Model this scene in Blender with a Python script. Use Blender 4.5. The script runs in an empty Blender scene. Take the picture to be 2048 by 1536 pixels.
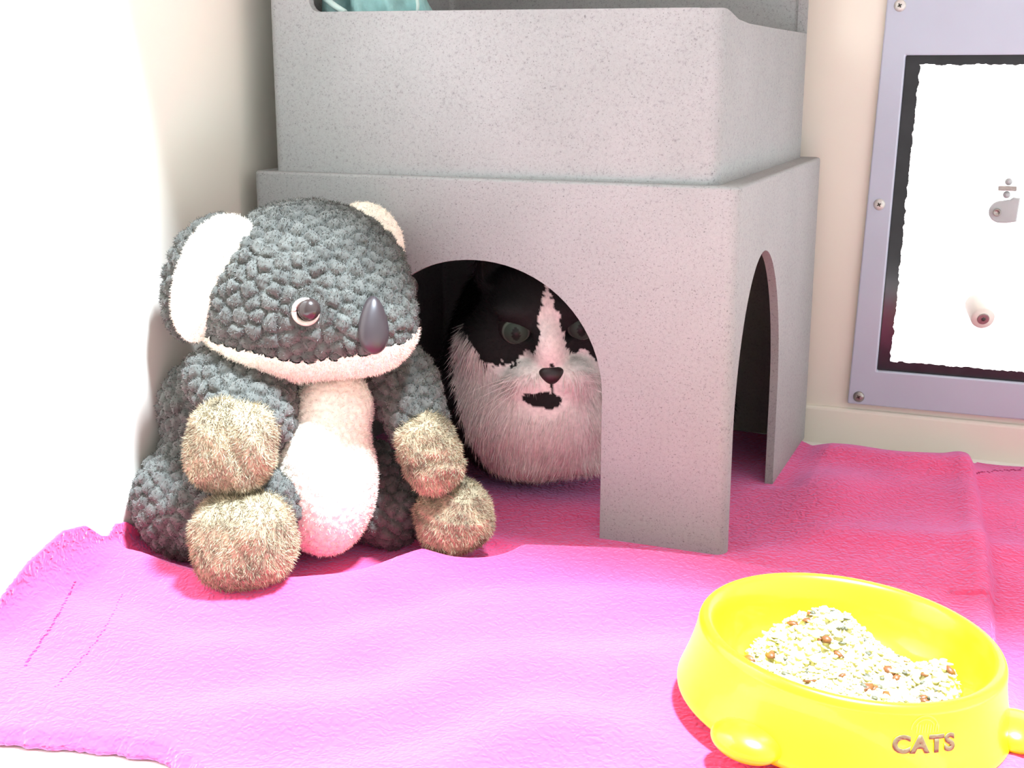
import bpy, bmesh, math, random
import numpy as np
from math import sin, cos, pi, radians, sqrt, exp
from mathutils import Vector, Matrix
from mathutils.kdtree import KDTree
from mathutils.bvhtree import BVHTree

rng = np.random.default_rng(7); random.seed(7)
S = bpy.context.scene
COL = S.collection

# ---------------------------------------------------------------- camera
FPX = 2533.0; PSI = radians(22.4); PIT = radians(13.8)
cd = bpy.data.cameras.new('camera'); cam = bpy.data.objects.new('camera', cd); COL.objects.link(cam)
cam.location = (0, 0, .40); cam.rotation_euler = (radians(90) - PIT, 0, PSI)
cd.sensor_fit = 'HORIZONTAL'; cd.sensor_width = 36; cd.lens = FPX / 2048 * 36
cd.clip_start = .01; cd.clip_end = 50
S.camera = cam
# ---------------------------------------------------------------- world, lights, exposure
S.view_settings.view_transform = 'Standard'; S.view_settings.look = 'None'
S.view_settings.exposure = 0.0; S.view_settings.gamma = 1.0
W = bpy.data.worlds.new('room_light'); S.world = W; W.use_nodes = True
# room light: dim warm-neutral in front, brighter and cooler from the window side on the right
_n = W.node_tree; _tc = _n.nodes.new('ShaderNodeTexCoord'); _sx = _n.nodes.new('ShaderNodeSeparateXYZ'); _r = _n.nodes.new('ShaderNodeValToRGB')
_mr = _n.nodes.new('ShaderNodeMapRange'); _mr.inputs[1].default_value = -1.0; _mr.inputs[2].default_value = 1.0
_n.links.new(_tc.outputs['Generated'], _sx.inputs[0]); _n.links.new(_sx.outputs[0], _mr.inputs[0]); _n.links.new(_mr.outputs[0], _r.inputs[0])
_r.color_ramp.elements[0].position = .55; _r.color_ramp.elements[0].color = (.50, .50, .49, 1)
_r.color_ramp.elements[1].position = .98; _r.color_ramp.elements[1].color = (.93, 1.0, 1.0, 1)
_n.links.new(_r.outputs[0], _n.nodes['Background'].inputs[0]); _n.nodes['Background'].inputs[1].default_value = 2.0
def area(name, loc, target, size, power, color):
    l = bpy.data.lights.new(name, 'AREA'); l.shape = 'DISK'; l.size = size; l.energy = power; l.color = color
    o = bpy.data.objects.new(name, l); COL.objects.link(o); o.location = loc
    o.rotation_euler = (Vector(target) - Vector(loc)).to_track_quat('-Z', 'Y').to_euler()
    return o
area('ceiling_lamp', (.18, .60, 1.9), (-.3, .7, 0), .25, 265, (.74, .87, 1.0))

# ---------------------------------------------------------------- maths helpers
Fv = np.array([-sin(PSI)*cos(PIT), cos(PSI)*cos(PIT), -sin(PIT)])
Rv = np.array([cos(PSI), sin(PSI), 0.0]); Uv = np.cross(Rv, Fv)
Dv = np.array([sin(PSI), -cos(PSI), 0.0])          # horizontal, towards the viewer's side
Zv = np.array([0, 0, 1.0]); C0 = np.array([0, 0, .40])
def ray(x, y): return Fv + Rv*(x-1024)/FPX + Uv*(768-y)/FPX
def at(x, y, d): return C0 + ray(x, y)*d            # measured point at axis distance d
def gnd(x, y, z=0.0):
    r = ray(x, y); return C0 + r*((z-C0[2])/r[2])

def mat(name): 
    m = bpy.data.materials.new(name); m.use_nodes = True
    nt = m.node_tree; b = nt.nodes['Principled BSDF']
    return m, nt, b
def node(nt, t, **kw):
    n = nt.nodes.new(t)
    for k, v in kw.items(): setattr(n, k, v)
    return n
def link(nt, a, b): nt.links.new(a, b)
def ramp(nt, fac, stops):
    r = node(nt, 'ShaderNodeValToRGB'); e = r.color_ramp.elements
    while len(e) < len(stops): e.new(.5)
    for q, (p, c) in zip(e, stops): q.position = p; q.color = tuple(c) + (1,)
    link(nt, fac, r.inputs[0]); return r.outputs[0]
def coords(nt, scale=1.0):
    t = node(nt, 'ShaderNodeTexCoord'); return t.outputs['Object']
def noise(nt, scale, detail=3, rough=.5):
    n = node(nt, 'ShaderNodeTexNoise'); n.inputs['Scale'].default_value = scale
    n.inputs['Detail'].default_value = detail; n.inputs['Roughness'].default_value = rough
    link(nt, coords(nt), n.inputs['Vector']); return n.outputs['Fac']
def bump(nt, b, h, dist, strength=1.0):
    n = node(nt, 'ShaderNodeBump'); n.inputs['Distance'].default_value = dist; n.inputs['Strength'].default_value = strength
    link(nt, h, n.inputs['Height']); link(nt, n.outputs[0], b.inputs['Normal']); return n
def simple(name, c, rough=.5, var=.06, scale=40, bmp=0.0, metal=0.0, coat=0.0):
    m, nt, b = mat(name)
    c = np.array(c)
    link(nt, ramp(nt, noise(nt, scale), [(.3, tuple(c*(1-var))), (.7, tuple(np.minimum(c*(1+var), 1)))]), b.inputs['Base Color'])
    b.inputs['Roughness'].default_value = rough; b.inputs['Metallic'].default_value = metal
    b.inputs['Coat Weight'].default_value = coat
    if bmp: bump(nt, b, noise(nt, scale*3, 4), bmp)
    return m

M_wall = simple('cream_enamel', (.80, .755, .66), .45, .015, 4)
M_floor = simple('white_laminate_floor', (.86, .84, .80), .4, .015, 5)
M_frame = simple('lavender_grey_acrylic', (.46, .50, .60), .3, .03, 12)
M_gasket = simple('black_rubber_gasket', (.022, .022, .025), .12, .2, 30)
M_steel = simple('dull_steel', (.34, .32, .30), .35, .15, 300, metal=.8)
M_screw = simple('pale_screw_head', (.62, .61, .58), .4, .1, 300, metal=.3)
M_dark = simple('painted_recess_shade', (.05, .045, .04), .5)  # dark colour stands in for shade in the screw slots; no recess is cut
M_nylon = simple('cream_nylon', (.80, .77, .70), .4, .03)
M_clamp = simple('grey_plastic_knob', (.42, .45, .46), .4, .06)
M_yellow = simple('yellow_plastic', (.93, .86, .006), .28, .01, 8, coat=.3)
M_letter = simple('worn_grey_print', (.15, .125, .055), .6, .1, 300)
M_sticker = simple('faded_cream_print', (.90, .86, .06), .5, .03, 500)
M_meat = simple('brown_meat_chunk', (.15, .045, .010), .5, .35, 400)
M_herb = simple('grey_green_flake', (.09, .085, .055), .6, .3, 400)
M_mash = simple('cream_cat_food', (.54, .49, .27), .6, .08, 350)
M_koalanose = simple('black_plastic_nose', (.030, .022, .024), .38, .1, 60)
M_eyebrown = simple('brown_plastic_eye', (.030, .020, .018), .22, .1, 60)
M_felt = simple('cream_felt', (.55, .46, .38), .9, .08, 300, .0005)
M_catnose = simple('dark_cat_nose', (.02, .011, .011), .45, .2, 300)
M_whisker = simple('white_whisker', (.85, .80, .76), .4)
M_stitch = simple('dark_pink_thread', (.30, .012, .10), .8, .1)
M_teal = simple('teal_fleece', (.25, .47, .47), .9, .18, 60, .0012)
M_tealcord = simple('pale_teal_cord', (.50, .66, .63), .8, .08, 60)

# speckled moulded plastic of the hideout
M_kennel, nt, b = mat('speckled_grey_plastic')
big = noise(nt, 9, 2); fine = noise(nt, 700, 2, .6); fine2 = noise(nt, 330, 3, .7)
c1 = ramp(nt, big, [(.3, (.285, .295, .292)), (.7, (.325, .330, .330))])
sp = ramp(nt, fine, [(.26, (.42, .41, .43)), (.40, (1, 1, 1))])
sp2 = ramp(nt, fine2, [(.27, (.66, .65, .67)), (.42, (.97, .97, .97)), (.7, (1.06, 1.06, 1.06))])
mx = node(nt, 'ShaderNodeMix', data_type='RGBA', blend_type='MULTIPLY'); mx.inputs[0].default_value = 1
link(nt, c1, mx.inputs[6]); link(nt, sp, mx.inputs[7])
mx2 = node(nt, 'ShaderNodeMix', data_type='RGBA', blend_type='MULTIPLY'); mx2.inputs[0].default_value = 1
link(nt, mx.outputs[2], mx2.inputs[6]); link(nt, sp2, mx2.inputs[7]); link(nt, mx2.outputs[2], b.inputs['Base Color'])
b.inputs['Roughness'].default_value = .6; b.inputs['Specular IOR Level'].default_value = .35; bump(nt, b, noise(nt, 260, 3), .0004, .5)

# fleece
M_fleece, nt, b = mat('magenta_fleece')
link(nt, ramp(nt, noise(nt, 14, 3), [(.3, (.70, .060, .158)), (.7, (.76, .070, .176))]), b.inputs['Base Color'])
b.inputs['Roughness'].default_value = .95; b.inputs['Specular IOR Level'].default_value = .04
b.inputs['Sheen Weight'].default_value = .65; b.inputs['Sheen Roughness'].default_value = .5
b.inputs['Sheen Tint'].default_value = (.70, .50, 1.0, 1)
vz = node(nt, 'ShaderNodeTexVoronoi', feature='SMOOTH_F1'); vz.inputs['Scale'].default_value = 300
dn = node(nt, 'ShaderNodeTexNoise'); dn.inputs['Scale'].default_value = 90; dn.inputs['Detail'].default_value = 2
mv = node(nt, 'ShaderNodeVectorMath', operation='MULTIPLY_ADD'); mv.inputs[1].default_value = (.012,)*3
link(nt, coords(nt), dn.inputs['Vector']); link(nt, dn.outputs['Color'], mv.inputs[0]); link(nt, coords(nt), mv.inputs[2])
link(nt, mv.outputs[0], vz.inputs['Vector'])
bump(nt, b, vz.outputs['Distance'], .0026, .7).invert = True

# fur / plush: colour comes from the fibre colour stored on the mesh
def furmat(name, sheen=.2, rough=.8):
    m, nt, b = mat(name)
    a = node(nt, 'ShaderNodeAttribute'); a.attribute_name = 'Col'
    v = ramp(nt, noise(nt, 260, 2), [(.3, (.86,)*3), (.7, (1.08,)*3)])
    mx = node(nt, 'ShaderNodeMix', data_type='RGBA', blend_type='MULTIPLY'); mx.inputs[0].default_value = 1
    link(nt, a.outputs['Color'], mx.inputs[6]); link(nt, v, mx.inputs[7]); link(nt, mx.outputs[2], b.inputs['Base Color'])
    b.inputs['Roughness'].default_value = rough; b.inputs['Sheen Weight'].default_value = sheen
    b.inputs['Specular IOR Level'].default_value = .25
    return m
M_catfur = furmat('cat_fur', .0); M_sherpa = furmat('grey_sherpa_plush', .15); M_tan = furmat('tan_shag_plush', .15); M_white = furmat('cream_plush', .1)

# ---------------------------------------------------------------- object helpers
def empty(name, loc, label=None, cat=None, group=None):
    o = bpy.data.objects.new(name, None); o.empty_display_size = .05; COL.objects.link(o); o.location = loc
    tag(o, label, cat, group); return o
def tag(o, label=None, cat=None, group=None, kind=None):
    if label: o['label'] = label
    if cat: o['category'] = cat
    if group: o['group'] = group
    if kind: o['kind'] = kind
    return o
def finish(name, me, m, parent=None, smooth=True, label=None):
    if smooth and len(me.polygons): me.polygons.foreach_set('use_smooth', [True]*len(me.polygons))
    if m: 
        if not len(me.materials): me.materials.append(m)
    o = bpy.data.objects.new(name, me); COL.objects.link(o)
    if parent is not None:
        o.parent = parent; o.matrix_parent_inverse = Matrix.Translation(-parent.location if parent.type == 'EMPTY' else (0, 0, 0))
    if label: o['label'] = label
    return o
def from_np(name, V, Fq, m, parent=None, col=None, smooth=True, label=None):
    """V (n,3), Fq list of arrays of faces (k,3)/(k,4); col (n,3) linear"""
    me = bpy.data.meshes.new(name)
    V = np.asarray(V, np.float32)
    if not isinstance(Fq, list): Fq = [Fq]
    Fq = [np.asarray(f, np.int32) for f in Fq if len(f)]
    me.vertices.add(len(V)); me.vertices.foreach_set('co', V.ravel())
    nl = sum(f.size for f in Fq); nf = sum(len(f) for f in Fq)
    me.loops.add(nl); me.polygons.add(nf)
    me.loops.foreach_set('vertex_index', np.concatenate([f.ravel() for f in Fq]))
    st = []; tot = []; k = 0
    for f in Fq:
        w = f.shape[1]; st.append(np.arange(len(f))*w + k); tot.append(np.full(len(f), w)); k += f.size
    me.polygons.foreach_set('loop_start', np.concatenate(st).astype(np.int32))
    me.update(calc_edges=True); me.validate()
    if col is not None:
        a = me.color_attributes.new('Col', 'FLOAT_COLOR', 'POINT')
        cc = np.ones((len(me.vertices), 4), np.float32); cc[:, :3] = col[:len(me.vertices)]
        a.data.foreach_set('color', cc.ravel())
    return finish(name, me, m, parent, smooth, label)
def from_bm(name, bm, m, parent=None, smooth=True, label=None):
    me = bpy.data.meshes.new(name); bm.normal_update(); bm.to_mesh(me); bm.free()
    return finish(name, me, m, parent, smooth, label)
def mods(o, *specs):
    for t, kw in specs:
        md = o.modifiers.new(t.lower(), t)
        for k, v in kw.items(): setattr(md, k, v)
    dg = bpy.context.evaluated_depsgraph_get(); dg.update()
    me = bpy.data.meshes.new_from_object(o.evaluated_get(dg)); o.modifiers.clear(); old = o.data; o.data = me
    bpy.data.meshes.remove(old); return o
def box(bm, lo, hi):
    r = bmesh.ops.create_cube(bm, size=1)['verts']
    lo = Vector(lo); hi = Vector(hi)
    for v in r: v.co = Vector(((v.co.x+.5)*(hi.x-lo.x)+lo.x, (v.co.y+.5)*(hi.y-lo.y)+lo.y, (v.co.z+.5)*(hi.z-lo.z)+lo.z))
    return r
def tube_np(pts, rad, n=8):
    """swept tube through pts, radius array"""
    P = np.asarray(pts, float); k = len(P); rad = np.broadcast_to(rad, (k,))
    T = np.gradient(P, axis=0); T /= np.linalg.norm(T, axis=1)[:, None]+1e-12
    up = np.array([0.13, .2, .97]); A = np.cross(T, up); A /= np.linalg.norm(A, axis=1)[:, None]; B = np.cross(T, A)
    th = np.arange(n)*2*pi/n
    V = (P[:, None]+(A[:, None]*np.cos(th)[None, :, None]+B[:, None]*np.sin(th)[None, :, None])*rad[:, None, None]).reshape(-1, 3)
    f = []
    for i in range(k-1):
        for j in range(n):
            f.append((i*n+j, i*n+(j+1) % n, (i+1)*n+(j+1) % n, (i+1)*n+j))
    V = np.vstack([V, P[:1], P[-1:]]); t = []
    for j in range(n):
        t.append((k*n, (j+1) % n, j)); t.append((k*n+1, (k-1)*n+j, (k-1)*n+(j+1) % n))
    return V, [np.array(f), np.array(t)]
def join_np(parts):
    V = []; F3 = []; F4 = []; o = 0
    for v, fs in parts:
        for f in fs:
            (F4 if f.shape[1] == 4 else F3).append(f+o)
        V.append(v); o += len(v)
    return np.vstack(V), [np.vstack(x) for x in (F4, F3) if x]

# ---------------------------------------------------------------- distance fields -> surface nets
def ell(P, c, r, Rm=None):
    q = P-np.asarray(c)
    if Rm is not None: q = q@Rm          # columns of Rm = local axes in world
    r = np.asarray(r, float)
    k0 = np.linalg.norm(q/r, axis=-1); k1 = np.linalg.norm(q/(r*r), axis=-1)+1e-12
    return k0*(k0-1)/k1
def sell(P, c, r, Rm=None, n=3.0):
    q = P-np.asarray(c)
    if Rm is not None: q = q@Rm
    k = ((np.abs(q/np.asarray(r)))**n).sum(-1)**(1/n)
    return (k-1)*min(r)
def caps(P, a, b, ra, rb):
    a = np.asarray(a, float); b = np.asarray(b, float); ba = b-a
    h = np.clip(((P-a)@ba)/(ba@ba), 0, 1)
    return np.linalg.norm(P-a-h[..., None]*ba, axis=-1)-(ra+(rb-ra)*h)
def smin(a, b, k):
    h = np.clip(.5+.5*(b-a)/k, 0, 1); return b*(1-h)+a*h-k*h*(1-h)
def smax(a, b, k): return -smin(-a, -b, k)
def nets(fn, lo, hi, h):
    lo = np.asarray(lo, float); n = np.ceil((np.asarray(hi)-lo)/h).astype(int)+1
    ax = [lo[i]+np.arange(n[i])*h for i in range(3)]
    G = np.stack(np.meshgrid(*ax, indexing='ij'), -1)
    D = fn(G.reshape(-1, 3)).reshape(n); ins = D < 0
    m = n-1
    acc = np.zeros(tuple(m)+(3,)); cnt = np.zeros(tuple(m))
    sl = lambda o, a: tuple(slice(o[i], o[i]+a[i]) for i in range(3))
    for d in range(3):
        e = [0, 0, 0]; e[d] = 1
        o1, o2 = [x for x in range(3) if x != d]
        for a in (0, 1):
            for b_ in (0, 1):
                o = [0, 0, 0]; o[o1] = a; o[o2] = b_
                oo = [o[i]+e[i] for i in range(3)]
                A = D[sl(o, m)]; B = D[sl(oo, m)]
                x = (A < 0) != (B < 0)
                t = np.where(x, A/np.where(x, A-B, 1), 0)
                pos = np.zeros(tuple(m)+(3,))
                for i in range(3): pos[..., i] = o[i]
                pos[..., d] += t
                acc += pos*x[..., None]; cnt += x
    act = cnt > 0; idx = -np.ones(tuple(m), int); idx[act] = np.arange(act.sum())
    ijk = np.argwhere(act); V = lo+(ijk+acc[act]/cnt[act][:, None])*h
    Fs = []
    for d in range(3):
        o1, o2 = (d+1) % 3, (d+2) % 3
        e = [0, 0, 0]; e[d] = 1
        nn = [n[i]-e[i] for i in range(3)]
        A = ins[sl([0, 0, 0], nn)]; B = ins[sl(e, nn)]
        ed = np.argwhere(A != B)
        ed = ed[(ed[:, o1] > 0) & (ed[:, o2] > 0) & (ed[:, o1] < m[o1]) & (ed[:, o2] < m[o2])]
        u = np.zeros(3, int); u[o1] = 1; v = np.zeros(3, int); v[o2] = 1
        g = lambda q: idx[q[:, 0], q[:, 1], q[:, 2]]
        q = np.stack([g(ed-u-v), g(ed-v), g(ed), g(ed-u)], 1)
        fl = ~A[ed[:, 0], ed[:, 1], ed[:, 2]]
        q[fl] = q[fl][:, ::-1]
        Fs.append(q)
    Fq = np.vstack(Fs); Fq = Fq[(Fq >= 0).all(1)]
    return V, Fq
def vnormals(V, Fq):
    N = np.zeros_like(V); n = np.cross(V[Fq[:, 2]]-V[Fq[:, 0]], V[Fq[:, 3 % Fq.shape[1]]]-V[Fq[:, 1]])
    for k in range(Fq.shape[1]): np.add.at(N, Fq[:, k], n)
    return N/(np.linalg.norm(N, axis=1)[:, None]+1e-12)
def relax(V, Fq, it=2, w=.5):
    for _ in range(it):
        s = np.zeros_like(V); c = np.zeros(len(V))
        for a, b_ in ((0, 1), (1, 2), (2, 3), (3, 0)):
            np.add.at(s, Fq[:, a], V[Fq[:, b_]]); np.add.at(s, Fq[:, b_], V[Fq[:, a]]); np.add.at(c, Fq[:, a], 1); np.add.at(c, Fq[:, b_], 1)
        V = V*(1-w)+w*s/c[:, None]
    return V
def blades(V, Fq, N, count, length, width, colfn, comb=None, lay=.5, jitter=.5, keep=None, bend=.0):
    """fur fibres as slim three-sided blades rooted on the surface"""
    a = V[Fq[:, 0]]; ar = np.linalg.norm(np.cross(V[Fq[:, 2]]-a, V[Fq[:, 3]]-V[Fq[:, 1]]), axis=1)
    f = rng.choice(len(Fq), count, p=ar/ar.sum())
    u = rng.random((count, 1)); v = rng.random((count, 1))
    q = Fq[f]
    P = (V[q[:, 0]]*(1-u)+V[q[:, 1]]*u)*(1-v)+(V[q[:, 3]]*(1-u)+V[q[:, 2]]*u)*v
    n = N[q[:, 0]]+N[q[:, 1]]+N[q[:, 2]]+N[q[:, 3]]; n /= np.linalg.norm(n, axis=1)[:, None]+1e-9
    if keep is not None:
        k = keep(P); P = P[k]; n = n[k]; count = len(P)
    d = n*1.0+rng.normal(size=(count, 3))*jitter
    if comb is not None:
        cdir = comb(P) if callable(comb) else np.broadcast_to(np.asarray(comb, float), P.shape)
        cdir = cdir-n*(cdir*n).sum(1)[:, None]; cdir /= np.linalg.norm(cdir, axis=1)[:, None]+1e-9
        d = n*(1-lay)+cdir*lay+rng.normal(size=(count, 3))*jitter*.5
    d /= np.linalg.norm(d, axis=1)[:, None]
    L = (length(P) if callable(length) else length)*rng.uniform(.55, 1.25, count)
    side = np.cross(d, rng.normal(size=(count, 3))); side /= np.linalg.norm(side, axis=1)[:, None]+1e-9
    w = width*rng.uniform(.7, 1.3, count)[:, None]
    b0 = P-n*.0004
    tip = P+d*L[:, None]
    if bend:
        mid = P+d*L[:, None]*.55
        d2 = d+(comb(P) if callable(comb) else (np.asarray(comb) if comb is not None else 0))*bend
        d2 /= np.linalg.norm(d2, axis=1)[:, None]; tip = mid+d2*L[:, None]*.5
    c = colfn(P)*rng.uniform(.82, 1.15, (count, 1))
    BV = np.stack([b0-side*w, b0+side*w, tip], 1).reshape(-1, 3)
    BF = np.arange(count*3).reshape(-1, 3)
    return BV, BF, np.repeat(c, 3, 0)
def furry(name, V, Fq, m, parent, colfn, fur, label=None, N=None):
    N = vnormals(V, Fq) if N is None else N
    parts = [(V, [Fq])]; cols = [colfn(V)]
    for kw in fur:
        bv, bf, bc = blades(V, Fq, N, colfn=kw.pop('colfn', colfn), **kw)
        parts.append((bv, [bf])); cols.append(bc)
    VV, FF = join_np(parts)
    return from_np(name, VV, FF, m, parent, np.clip(np.vstack(cols), 0, 1), True, label)
def sherpa(V, N, spacing, amp, seed=1, floor=.0):
    """clustered pile: every tuft is a rounded lump with a cleft round it"""
    r = np.random.default_rng(seed)
    area_est = len(V)
    # greedy-ish poisson by random pick + rejection on a hash grid
    order = r.permutation(len(V)); kept = []; cell = {}
    for i in order:
        p = V[i]; k = tuple((p//spacing).astype(int)); ok = True
        sp = spacing*(.62+.5*((i*7919) % 1000)/1000)
        for dx in (-1, 0, 1):
            for dy in (-1, 0, 1):
                for dz in (-1, 0, 1):
                    for j in cell.get((k[0]+dx, k[1]+dy, k[2]+dz), ()):
                        if ((V[j]-p)**2).sum() < sp*sp: ok = False; break
                    if not ok: break
                if not ok: break
            if not ok: break
        if ok: cell.setdefault(k, []).append(i); kept.append(i)
    kt = KDTree(len(kept))
    for a, i in enumerate(kept): kt.insert(V[i], a)
    kt.balance()
    hgt = r.uniform(.55, 1.0, len(kept)); out = np.zeros(len(V))
    for i, p in enumerate(V):
        (c1, a, d1), (c2, b_, d2) = kt.find_n(p, 2)
        e = min(max((d2-d1)/(spacing*.55), 0), 1)
        out[i] = (1-(1-e)**2.2)*hgt[a]
    return V+N*(amp*(out-.45))[:, None], out
def wob(P, s, seed=0):
    """cheap smooth noise, -1..1"""
    r = np.random.default_rng(seed); o = np.zeros(len(P))
    for k in range(5):
        w = r.normal(size=3); w /= np.linalg.norm(w); o += np.sin(P@w*s*(1+.5*k)+r.uniform(0, 6.28))/(1+.3*k)
    return o/2.6

# ================================================================ SETTING
def slab(name, lo, hi, m, **kw):
    bm = bmesh.new(); box(bm, lo, hi); o = from_bm(name, bm, m, smooth=False); o['kind'] = 'structure'
    return o
XL = -.692; YB = 1.43
slab('floor', (-.76, .20, -.035), (.80, 1.50, -.012), M_floor)
slab('wall_left', (-.76, .20, -.012), (XL, YB, 1.02), M_wall)
# back wall with an opening for the window
WX0, WX1, WZ0, WZ1 = -.150, .30, .074, .425
bm = bmesh.new()
box(bm, (-.76, YB, -.012), (WX0, YB+.03, 1.02)); box(bm, (WX1, YB, -.012), (.80, YB+.03, 1.02))
box(bm, (WX0, YB, -.012), (WX1, YB+.03, WZ0)); box(bm, (WX0, YB, WZ1), (WX1, YB+.03, 1.02))
o = from_bm('wall_back', bm, M_wall, smooth=False); o['kind'] = 'structure'
slab('ceiling', (-.76, .79, .75), (.80, 1.50, .77), M_wall)
bm = bmesh.new(); box(bm, (XL, YB-.006, -.012), (.80, YB, .031))
bmesh.ops.bevel(bm, geom=[e for e in bm.edges if all(abs(v.co.z-.031) < 1e-4 and v.co.y < YB-.003 for v in e.verts)], offset=.004, segments=3, affect='EDGES', profile=.5)
o = from_bm('baseboard_back', bm, M_wall, smooth=False); o['kind'] = 'structure'

# window ---------------------------------------------------------
win = empty('window_1', (.06, YB, .25)); win['kind'] = 'structure'
def ring(name, outer, inner, y0, y1, m, bev=.0015, parent=win):
    bm = bmesh.new()
    lo = []; li = []
    for (x, z) in outer: lo.append((bm.verts.new((x, y0, z)), bm.verts.new((x, y1, z))))
    for (x, z) in inner: li.append((bm.verts.new((x, y0, z)), bm.verts.new((x, y1, z))))
    n = 4
    for i in range(n):
        j = (i+1) % n
        bm.faces.new((lo[i][0], lo[j][0], li[j][0], li[i][0])); bm.faces.new((lo[i][1], li[i][1], li[j][1], lo[j][1]))
        bm.faces.new((lo[i][0], lo[i][1], lo[j][1], lo[j][0])); bm.faces.new((li[i][0], li[j][0], li[j][1], li[i][1]))
    bmesh.ops.recalc_face_normals(bm, faces=bm.faces)
    if bev: bmesh.ops.bevel(bm, geom=list(bm.edges), offset=bev, segments=2, affect='EDGES', profile=.5)
    return from_bm(name, bm, m, parent, smooth=False)
# sheet frame in front of the wall, its corners as measured
ring('window_frame', [(-.177, .038), (.34, .038), (.34, .52), (-.162, .52)], [(-.148, .078), (.30, .078), (.30, .418), (-.141, .418)], YB-.008, YB+.0005, M_frame)
ring('gasket', [(-.1495, .0765), (.30, .0765), (.30, .4195), (-.1425, .4195)], [(-.130, .092), (.285, .092), (.285, .404), (-.122, .404)], YB+.0006, YB+.012, M_gasket, .0008)
# bright diffusing pane with a ragged film edge
M_pane, nt, b = mat('bright_frosted_pane')
nz = noise(nt, 26, 5, .6)
b.inputs['Base Color'].default_value = (.85, .86, .86, 1)
mp = node(nt, 'ShaderNodeMapping'); mp.inputs['Scale'].default_value = (55, 1, 9); mp.inputs['Rotation'].default_value = (0, .2, 0)
sn = node(nt, 'ShaderNodeTexNoise'); sn.inputs['Scale'].default_value = 1.6; sn.inputs['Detail'].default_value = 5
link(nt, coords(nt), mp.inputs[0]); link(nt, mp.outputs[0], sn.inputs['Vector'])
link(nt, ramp(nt, sn.outputs['Fac'], [(.30, (.86, .89, .93)), (.40, (1, 1, 1))]), b.inputs['Emission Color']); b.inputs['Emission Strength'].default_value = 1.35
pts = []
def rag(a, b_, n, seed):
    r = np.random.default_rng(seed); a = np.array(a); b_ = np.array(b_)
    t = (b_-a)/np.linalg.norm(b_-a); nn = np.array([-t[1], t[0]])
    w = np.convolve(r.normal(size=n+6), np.ones(3)/3, 'same')[3:-3]*.0009
    return [tuple(a+(b_-a)*i/n+nn*w[i]) for i in range(n)]
cs = [(-.1345, .089), (.29, .089), (.29, .4085), (-.1265, .4085)]
for k in range(4): pts += rag(cs[k], cs[(k+1) % 4], 230, k+3)
bm = bmesh.new()
vs = [bm.verts.new((x, YB-.0004, z)) for x, z in pts]; f = bm.faces.new(vs)
r = bmesh.ops.extrude_face_region(bm, geom=[f]); bmesh.ops.translate(bm, vec=(0, .0012, 0), verts=[v for v in r['geom'] if isinstance(v, bmesh.types.BMVert)])
bmesh.ops.recalc_face_normals(bm, faces=bm.faces)
bmesh.ops.triangulate(bm, faces=[f for f in bm.faces if len(f.verts) > 4])
pane = from_bm('window_pane', bm, M_pane, win, smooth=False)
# shallow tray behind the film so that the opening is closed
bm = bmesh.new(); box(bm, (-.15, YB+.012, .074), (.30, YB+.016, .425)); from_bm('window_backing', bm, M_gasket, win, smooth=False)

def lathe_np(prof, n=32):
    prof = np.asarray(prof, float); th = np.arange(n)*2*pi/n
    V = np.stack([prof[:, None, 0]*np.cos(th), prof[:, None, 0]*np.sin(th), np.repeat(prof[:, 1:2], n, 1)], -1).reshape(-1, 3)
    f = [(i*n+j, i*n+(j+1) % n, (i+1)*n+(j+1) % n, (i+1)*n+j) for i in range(len(prof)-1) for j in range(n)]
    return V, [np.array(f)]
def facing_y(V, loc): # lathe axis z -> points to -y (out of the back wall)
    return np.stack([V[:, 0], -V[:, 2], V[:, 1]], 1)+np.asarray(loc)
def screw(x, z, m, r=.0062, y=YB-.008):
    V, F = lathe_np([(0.0001, .0026), (r*.5, .0025), (r*.85, .0018), (r, .0003), (r, 0)], 24)
    s = from_np('screw', facing_y(V, (x, y, z)), F, m, win)
    bm = bmesh.new(); box(bm, (x-.0022, y-.0031, z-.0006), (x+.0022, y-.0024, z+.0006)); box(bm, (x-.0006, y-.0031, z-.0022), (x+.0006, y-.0024, z+.0022))
    for v in bm.verts: 
        dx, dz = v.co.x-x, v.co.z-z; c, s_ = cos(.5), sin(.5); v.co.x = x+dx*c-dz*s_; v.co.z = z+dx*s_+dz*c
    from_bm('screw_slot', bm, M_dark, s, smooth=False)
for x, z, m in ((-.150, .468, M_screw), (-.157, .262, M_screw), (-.165, .047, M_steel), (.03, .468, M_screw), (.04, .047, M_steel)): screw(x, z, m)
# thumbscrew clamp and bracket on the pane
y = YB-.0004
V1, F1 = lathe_np([(.0001, .005), (.0030, .0045), (.0038, .0018), (.0036, 0)], 16)
parts = [(facing_y(V1, (-.0290, y, .2900)), F1), (facing_y(V1, (-.0298, y, .2765)), F1)]
V2, F2 = join_np(parts); wn = from_np('wing_screw', V2, F2, M_clamp, win)
bm = bmesh.new(); box(bm, (-.0385, y-.007, .2810), (-.0205, y, .2855)); bmesh.ops.bevel(bm, geom=list(bm.edges), offset=.0006, segments=2, affect='EDGES', profile=.5)
from_bm('crossbar', bm, M_steel, wn, smooth=False)
bm = bmesh.new()
ps = [(-.034+.012*cos(a), .2585+.0115*sin(a)) for a in np.linspace(pi/2, 3*pi/2, 14)] + [(-.027, .2472), (-.0178, .249), (-.0163, .2735), (-.023, .274), (-.026, .2715)]
vs = [bm.verts.new((px_, y, pz)) for px_, pz in ps]; f = bm.faces.new(vs)
r = bmesh.ops.extrude_face_region(bm, geom=[f]); bmesh.ops.translate(bm, vec=(0, -.005, 0), verts=[v for v in r['geom'] if isinstance(v, bmesh.types.BMVert)])
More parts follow.
